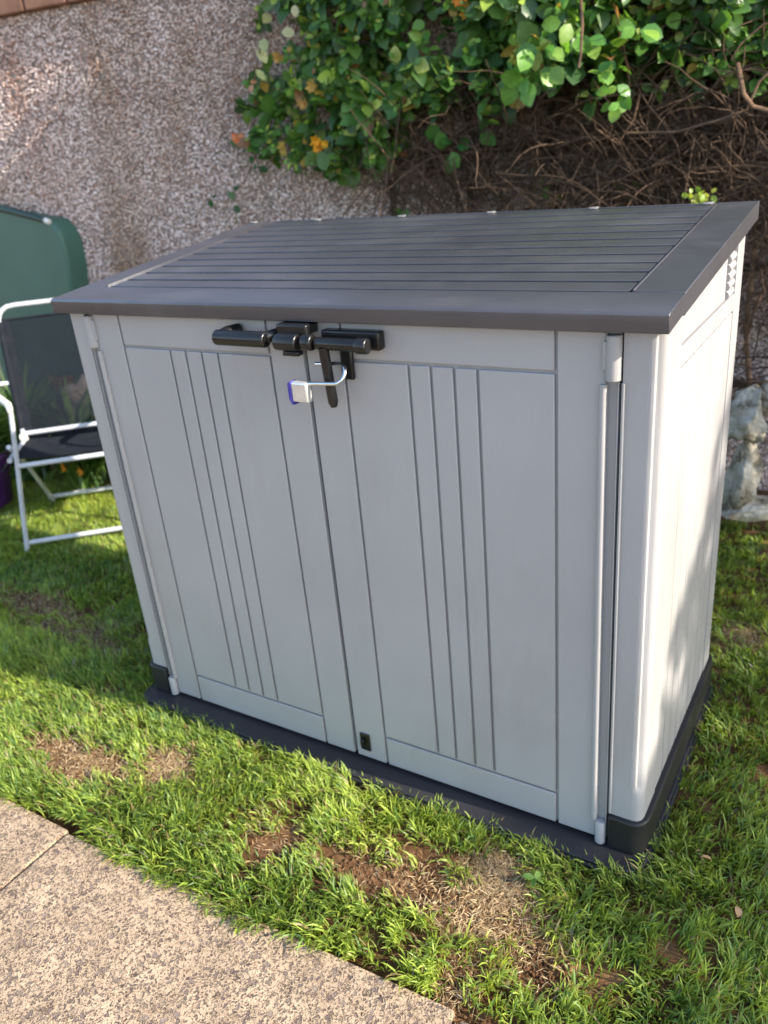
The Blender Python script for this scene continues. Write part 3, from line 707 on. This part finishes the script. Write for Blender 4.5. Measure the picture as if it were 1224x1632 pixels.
# blossom clusters
for i, (u, v, col) in enumerate([(500, 232, (.80, .38, .02)), (512, 240, (.75, .33, .02)), (522, 228, (.75, .40, .03)), (375, 217, (.70, .22, .08)), (445, 85, (.5, .3, .08)), (560, 45, (.6, .42, .05)), (735, 8, (.75, .28, .04)), (742, 18, (.7, .35, .05)), (500, 140, (.55, .33, .08)), (455, 235, (.5, .35, .08)), (820, 95, (.6, .5, .08)), (480, 160, (.5, .3, .1))]):
    q = W(u, v, .18 if u < 600 else .31)
    for s_ in range(2):
        fl(Vector(tuple(sh(q+rng.normal(0, .008, 3)))), random.uniform(.016, .024), col, shrub)
# stems
b = MB()
def wander(p, d, ln, seg, jit, grav=0.0):
    pts = [Vector(p)]; d = Vector(d).normalized()
    for i in range(seg):
        d = (d+Vector((random.gauss(0, jit), random.gauss(0, jit*.6), random.gauss(0, jit)))+Vector((0, 0, -grav))).normalized()
        q = pts[-1]+d*(ln/seg)
        lim = wall_y(q.x)-.02
        if q.y > lim: q.y = lim
        pts.append(q)
    return pts
def loc(pts): return [p-shrub_inv for p in pts]
for i in range(1900):
    u = random.uniform(600, 1420); v = random.uniform(110, 335)
    if u > 1050 and random.random() < .3: v = random.uniform(0, 200)
    if i > 1600: u = random.uniform(1120, 1420); v = random.uniform(320, 640)
    elif i > 1050: u = random.uniform(640, 1300); v = random.uniform(190, 340)
    if u < 700 and v < 150: v = random.uniform(200, 330)
    q = W(u, v, random.uniform(.03, .26)); ln = random.uniform(.10, .38)
    pts = wander(q, (random.gauss(0, 1), random.gauss(0, .35), random.gauss(-.1, .7)), ln, 7, .17, .05)
    r = random.choice([.0014, .0018, .0022, .003]); b.tube(loc(pts), [r]*4+[r*.8, r*.7, r*.5, r*.4], 5)
b.build('twigs', m_twig, shrub, smooth=True)
for i in range(34):
    u = random.uniform(820, 1400); q = W(u, random.uniform(-60, 120), random.uniform(.05, .2))
    pts = wander(q, (random.gauss(0, .5), .1, -1), random.uniform(.3, .6), 12, .18, .03)
    r = random.uniform(.003, .007); b = MB().tube(loc(pts), [r*(1-.03*j) for j in range(13)], 6); b.build('stem', m_bark, shrub, smooth=True)
for path, r, off in ([[(1300, 250), (1224, 262), (1160, 268), (1100, 272), (1060, 285)], .009, .12], [[(1240, 268), (1190, 292), (1150, 310), (1110, 318)], .006, .2],
                     [[(1105, 215), (1135, 240), (1155, 275), (1170, 320)], .010, .10], [[(1118, 212), (1128, 250), (1158, 262), (1150, 330)], .008, .13],
                     [[(1020, 150), (1010, 190), (985, 230), (950, 205), (940, 150)], .004, .26], [[(1175, 100), (1185, 150), (1200, 170), (1240, 180)], .007, .34],
                     [[(925, -20), (928, 40), (925, 90), (922, 108)], .0045, .42], [[(1240, 100), (1210, 130), (1190, 175), (1150, 190), (1080, 210), (1000, 212)], .004, .33],
                     [[(1205, 330), (1200, 420), (1188, 520), (1195, 620)], .010, .08], [[(1230, 430), (1200, 500), (1185, 560)], .006, .1], [[(1190, 340), (1235, 400), (1240, 520)], .008, .06],
                     [[(1195, 380), (1224, 395), (1260, 420)], .009, .14], [[(470, 20), (440, 50), (415, 75), (405, 130)], .0025, .21],
                     [[(410, 240), (390, 290), (360, 320), (330, 318)], .0018, .03], [[(640, 120), (700, 165), (720, 215)], .003, .2]):
    MB().tube([tuple(sh(W(*pp, off+random.uniform(-.01, .01)))) for pp in path], [r*(1-.05*i) for i in range(len(path))], 7).build('stem', m_bark, shrub, smooth=True)

# ------------------------------------------------------------------ tree and shrub beyond the right edge: they shade the lawn and the lower side panel
def tree(name, base_, h, crowns, nleaf, label, cat, size=(.05, .09)):
    t = empty(name, base_); tag(t, label, cat)
    b = MB(); b.tube([(0, 0, -.05), (.02, .01, h*.3), (-.02, .03, h*.6), (0, 0, h*.85)], [.05, .04, .028, .01], 9)
    for c_ in crowns:
        b.tube([(0, 0, h*.35), tuple(Vector(c_[:3])*.6+Vector((0, 0, h*.15))), tuple(c_[:3])], [.022, .014, .006], 6)
    b.build('trunk', m_treebark, t, smooth=True)
    P = []
    for cx, cy_, cz, r in crowns:
        m = int(nleaf*r*r); d = rng.normal(0, 1, (m, 3)); d /= np.linalg.norm(d, axis=1)[:, None]
        P.append(np.array([cx, cy_, cz])+d*(r*rng.uniform(.35, 1.0, (m, 1))**.7)*np.array([1, 1, .8]))
    P = np.concatenate(P); m = len(P)
    c = np.array([(.05, .12, .03), (.08, .17, .04), (.04, .09, .025)])[rng.integers(0, 3, m)]*rng.uniform(.8, 1.2, (m, 1))
    stamp('crown', LT, LF, leaf_mats(m, rng.uniform(*size, m), (0, 0, 1), .9), P, m_leaf, c, t, True)
tree('small_tree', (3.0, 1.75, 0), 2.4, [(-.15, 0, 2.1, .42), (.25, -.3, 1.95, .42), (.1, .3, 1.6, .4), (-.1, -.35, 1.45, .38), (.2, -.1, 1.1, .4), (-.1, .1, .7, .4)], 3200, 'small leafy tree standing on the lawn right of the shed', 'tree')
dz, dy = (6.5-2.75)*.6013, .24
tree('garden_tree', (6.5, .34, 0), 4.3, [(x, y, z+dz+.04, r_*.97) for x, y, z, r_ in [(0, .74, 1.82, .30), (.1, 1.05, 1.75, .34), (0, .36, 1.50, .27), (0, .07, 1.20, .26), (0, -.24, .98, .28), (0, -.58, .92, .29), (.05, -.95, .85, .30), (0, .3, 1.0, .34), (0, .75, 1.35, .34), (.1, -.3, .60, .34), (0, .85, .80, .42), (0, -.75, .5, .3), (0, .55, 1.6, .25), (.05, .2, 1.30, .20)]], 1800, 'garden tree with a leafy crown standing on the lawn far right of the shed', 'tree', (.06, .11))

# ------------------------------------------------------------------ lawn
patches = []       # (x, y, rx, ry, strength, kind)
def patch(u, v, rx, ry, s, kind):
    q = G(u, v); patches.append((q[0], q[1], rx, ry, s, kind))
patch(135, 1212, .17, .060, 1.1, 'straw'); patch(268, 1218, .075, .065, .95, 'straw')
patch(440, 1342, .055, .060, 1.15, 'soil'); patch(585, 1385, .095, .055, 1.15, 'soil'); patch(690, 1415, .10, .060, 1.2, 'soil')
patch(775, 1455, .10, .080, 1.2, 'straw'); patch(800, 1392, .06, .05, 1.1, 'straw'); patch(860, 1530, .07, .055, 1.1, 'soil'); patch(730, 1580, .03, .05, .8, 'soil')
patch(60, 965, .36, .06, .85, 'straw'); patch(120, 1010, .26, .05, .8, 'straw'); patch(1185, 1010, .06, .06, .5, 'straw')
def bare(x, y):
    m = np.zeros_like(x); n1 = (fbm(x*22, y*22)-.5)*1.5
    for px, py, rx, ry, s, k in patches:
        d = np.sqrt(((x-px)/rx)**2+((y-py)/ry)**2)+n1
        m = np.maximum(m, s*np.clip(1.45-d, 0, 1))
    return m
def in_shed(x, y): return (np.abs(x) < .675) & (y > -.052) & (y < .63)
def edge_y(x): return SLAB_Y-.014+.045*(fbm(x*7+4, x*0+2)-.42)+.035*np.clip((x-.05)/.3, 0, 1)+.05*np.clip((x-.38)/.1, 0, 1)*np.clip((.62-x)/.1, 0, 1)*.4+np.where((x > -.55) & (x < -.42), .02, 0)
def blades(cx, cyy, per, hscale, wscale, seed):
    r = np.random.default_rng(seed); nC = len(cx); n = nC*per
    X = np.repeat(cx, per); Yv = np.repeat(cyy, per)
    X = X+r.normal(0, .010*wscale, n); Yv = Yv+r.normal(0, .010*wscale, n)
    dirf = 2*math.pi*fbm(X*3.1, Yv*3.1)*1.6+np.repeat(r.normal(0, .7, nC), per)
    az = dirf+r.normal(0, .9, n)
    lean = np.clip(r.normal(.75, .32, n), .05, 1.35)
    H = hscale*np.repeat(r.uniform(.75, 1.2, nC), per)*r.uniform(.55, 1.15, n)*(0.72+.6*fbm(X*7+3, Yv*7))
    near = np.clip(1-(Yv-SLAB_Y)/.10, 0, 1)
    H *= 1+.25*near
    # tufts at the kerb lean out over the slab
    az = np.where(near*r.random(n) > .35, -math.pi/2+r.normal(0, .55, n), az)
    b_ = bare(X, Yv); keep = (r.random(n) > b_*1.05) & ~in_shed(X, Yv) & (Yv > edge_y(X)) & (Yv < 1.06+.03*np.sin(X*9)+np.clip((X+1.3)*3, 0, .6))
    X, Yv, az, lean, H, b_ = [a[keep] for a in (X, Yv, az, lean, H, b_)]; n = len(X)
    cj = np.repeat(r.random(nC), per)[keep]
    lean = np.where(b_ > .3, np.clip(lean*1.3, 0, 1.4), lean); H = H*(1-.35*np.clip(b_, 0, 1))
    d = np.stack([np.cos(az), np.sin(az)], -1); s = np.stack([-np.sin(az), np.cos(az)], -1)
    wd = .0017*wscale*r.uniform(.7, 1.35, n)
    fr = np.array([0, .38, .72, 1.0]); V = np.zeros((n, 7, 3)); z0 = -.012
    tw = r.normal(0, .5, n)
    px = np.zeros(n); pz = np.zeros(n); ang = lean*.35
    rows = [(px.copy(), pz.copy())]
    for i in range(3):
        L_ = H*(fr[i+1]-fr[i]); px = px+L_*np.sin(ang); pz = pz+L_*np.cos(ang); ang = np.clip(ang+lean*.55, 0, 1.9); rows.append((px.copy(), pz.copy()))
    for i in range(3):
        ww = wd*(1, .95, .7)[i]; ppx, ppz = rows[i]
        for k, sg in enumerate((-1, 1)):
            V[:, 2*i+k, 0] = X+d[:, 0]*ppx+s[:, 0]*ww*sg; V[:, 2*i+k, 1] = Yv+d[:, 1]*ppx+s[:, 1]*ww*sg; V[:, 2*i+k, 2] = z0+np.maximum(ppz, .002*i)+sg*ww*tw
    V[:, 6, 0] = X+d[:, 0]*rows[3][0]; V[:, 6, 1] = Yv+d[:, 1]*rows[3][0]; V[:, 6, 2] = z0+np.maximum(rows[3][1], .006)
    lp_ = np.array([0, 1, 3, 2, 2, 3, 5, 4, 4, 5, 6]); loops = (lp_[None, :]+(np.arange(n)*7)[:, None]).ravel()
    starts = (np.array([0, 4, 8])[None, :]+(np.arange(n)*11)[:, None]).ravel()
    big = fbm(X*2.3+11, Yv*2.3)
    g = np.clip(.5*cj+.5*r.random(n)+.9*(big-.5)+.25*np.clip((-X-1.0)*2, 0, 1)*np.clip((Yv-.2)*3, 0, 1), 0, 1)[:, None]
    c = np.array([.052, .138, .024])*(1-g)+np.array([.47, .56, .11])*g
    dry = r.random(n) < (.065+.5*b_); c[dry] = np.array([.40, .30, .15])*r.uniform(.5, 1.1, (dry.sum(), 1))
    blue = r.random(n) < .10; c[blue] = c[blue]*np.array([.8, .95, 1.6])
    C = np.repeat(c, 7, axis=0).reshape(n, 7, 3); C[:, :2] *= np.array([1.0, .85, .7])  # darker, browner tone at the root of each blade
    return V.reshape(-1, 3), loops, starts, C.reshape(-1, 3), n*7, n*11
def scatter(dens, x0, x1, y0, y1):
    n = int(dens*(x1-x0)*(y1-y0)); return rng.uniform(x0, x1, n), rng.uniform(y0, y1, n)
parts = []
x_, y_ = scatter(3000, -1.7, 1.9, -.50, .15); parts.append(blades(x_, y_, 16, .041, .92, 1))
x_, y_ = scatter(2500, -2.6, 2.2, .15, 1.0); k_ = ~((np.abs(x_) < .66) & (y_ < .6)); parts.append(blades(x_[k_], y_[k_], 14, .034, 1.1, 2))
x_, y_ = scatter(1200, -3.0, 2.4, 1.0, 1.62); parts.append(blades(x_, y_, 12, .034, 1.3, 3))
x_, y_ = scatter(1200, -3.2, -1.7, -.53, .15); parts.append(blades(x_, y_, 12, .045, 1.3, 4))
V = []; L = []; St = []; C = []; ov = 0; ol = 0
for v_, l_, s_, c_, nv, nl in parts:
    V.append(v_); L.append(l_+ov); St.append(s_+ol); C.append(c_); ov += nv; ol += nl
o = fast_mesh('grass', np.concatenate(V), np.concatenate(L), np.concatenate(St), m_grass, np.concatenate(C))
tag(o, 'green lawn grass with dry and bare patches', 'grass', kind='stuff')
# thatch: dead flat blades over the bare patches
n = 15000; X = []; Yv = []
while len(X) < n:
    p_ = patches[rng.integers(0, len(patches))]
    if p_[5] == 'soil' and rng.random() > .09: continue
    x_ = p_[0]+rng.normal(0, p_[2]*.7); y_ = p_[1]+rng.normal(0, p_[3]*.7)
    if in_shed(np.array(x_), np.array(y_)) or y_ < SLAB_Y+.01: continue
    X.append(x_); Yv.append(y_)
X = np.array(X); Yv = np.array(Yv)
TV = np.array([(-.5, 0, 0), (.5, 0, 0), (.5, .5, .08), (-.5, .5, .08), (.15, 1, .0), (-.15, 1, .0)]); TF = [(0, 1, 2, 3), (3, 2, 4, 5)]
ln = rng.uniform(.006, .022, n); wd = rng.uniform(.0006, .0015, n)
R = rotmats(rng.uniform(0, 6.28, n), rng.uniform(-.15, .45, n), rng.normal(0, .5, n)); sc = np.stack([wd, ln, ln], -1)
c = np.array([(.58, .43, .24), (.46, .31, .16), (.68, .54, .34), (.26, .16, .09)])[rng.integers(0, 4, n)]*rng.uniform(.7, 1.1, (n, 1))
o = stamp('dead_grass', TV, TF, R*sc[:, None, :], np.stack([X, Yv, -.010+rng.uniform(0, .008, n)], -1), m_straw, c)
tag(o, 'dry straw coloured thatch lying in the bare lawn patches', 'dead grass', kind='stuff')
# crumbs of soil
n = 2500; X = []; Yv = []
soilp = [p_ for p_ in patches if p_[1] < 0 and p_[0] > -.6]
while len(X) < n:
    p_ = soilp[rng.integers(0, len(soilp))]; x_ = p_[0]+rng.normal(0, p_[2]*.6); y_ = p_[1]+rng.normal(0, p_[3]*.6)
    if y_ < SLAB_Y+.01 or y_ > -.07: continue
    X.append(x_); Yv.append(y_)
s = rng.uniform(.0012, .005, n)
R = rotmats(rng.uniform(0, 6.28, n), rng.uniform(0, 6.28, n), rng.uniform(0, 6.28, n))*(s[:, None]*rng.uniform(.6, 1.2, (n, 3)))[:, None, :]
o = stamp('soil_crumbs', icov, icof, R, np.stack([np.array(X), np.array(Yv), -.012+s*.4], -1), m_soil)
tag(o, 'loose crumbs of brown soil in the bare patches', 'soil', kind='stuff')

# ------------------------------------------------------------------ small things in the lawn
def rosette(name, u, v, k, size, cols, label, cat, up=.5):
    q = G(u, v, .012); t = empty(name, tuple(q)); tag(t, label, cat)
    f = np.array([(math.cos(a)*.5, math.sin(a)*.5, 1) for a in rng.uniform(0, 6.28, k)]); f /= np.linalg.norm(f, axis=1)[:, None]
    tp = np.array([(math.cos(a), math.sin(a), up*random.uniform(.3, 1.2)) for a in np.linspace(0, 6.28, k, endpoint=False)+rng.normal(0, .25, k)]); tp -= (tp*f).sum(1)[:, None]*f; tp /= np.linalg.norm(tp, axis=1)[:, None]
    sz_ = rng.uniform(.7, 1.1, k)*size; sd_ = np.cross(tp, f)
    Mx_ = np.stack([sd_*sz_[:, None]*.8, tp*sz_[:, None], f*sz_[:, None]], -1)
    stamp('leaves', LT, LF, Mx_, np.zeros((k, 3))+np.array([0, 0, .008]), m_leaf, np.array(cols)[rng.integers(0, len(cols), k)], t, True)
rosette('broadleaf_weed', 852, 1404, 5, .027, [(.16, .27, .07), (.12, .23, .05)], 'broad leaved weed in the lawn beside the bare patch, near the shed corner', 'weed', .7)
for u, v, a, label in ((1176, 1462, .4, 'dry curled brown leaf lying in the grass at the right edge'), (1135, 1372, 1.9, 'small dry pinkish leaf lying in the grass below the right shed corner')):
    q = G(u, v, .026)
    o = stamp('fallen_leaf', LT*np.array([1, 1, 2.5]), LF, np.array([np.array(Euler((.5, .4, a)).to_matrix())*.021]), np.zeros((1, 3)), m_straw, np.array([(.42, .27, .15)]), None, True)
    o.location = tuple(q); tag(o, label, 'leaf')
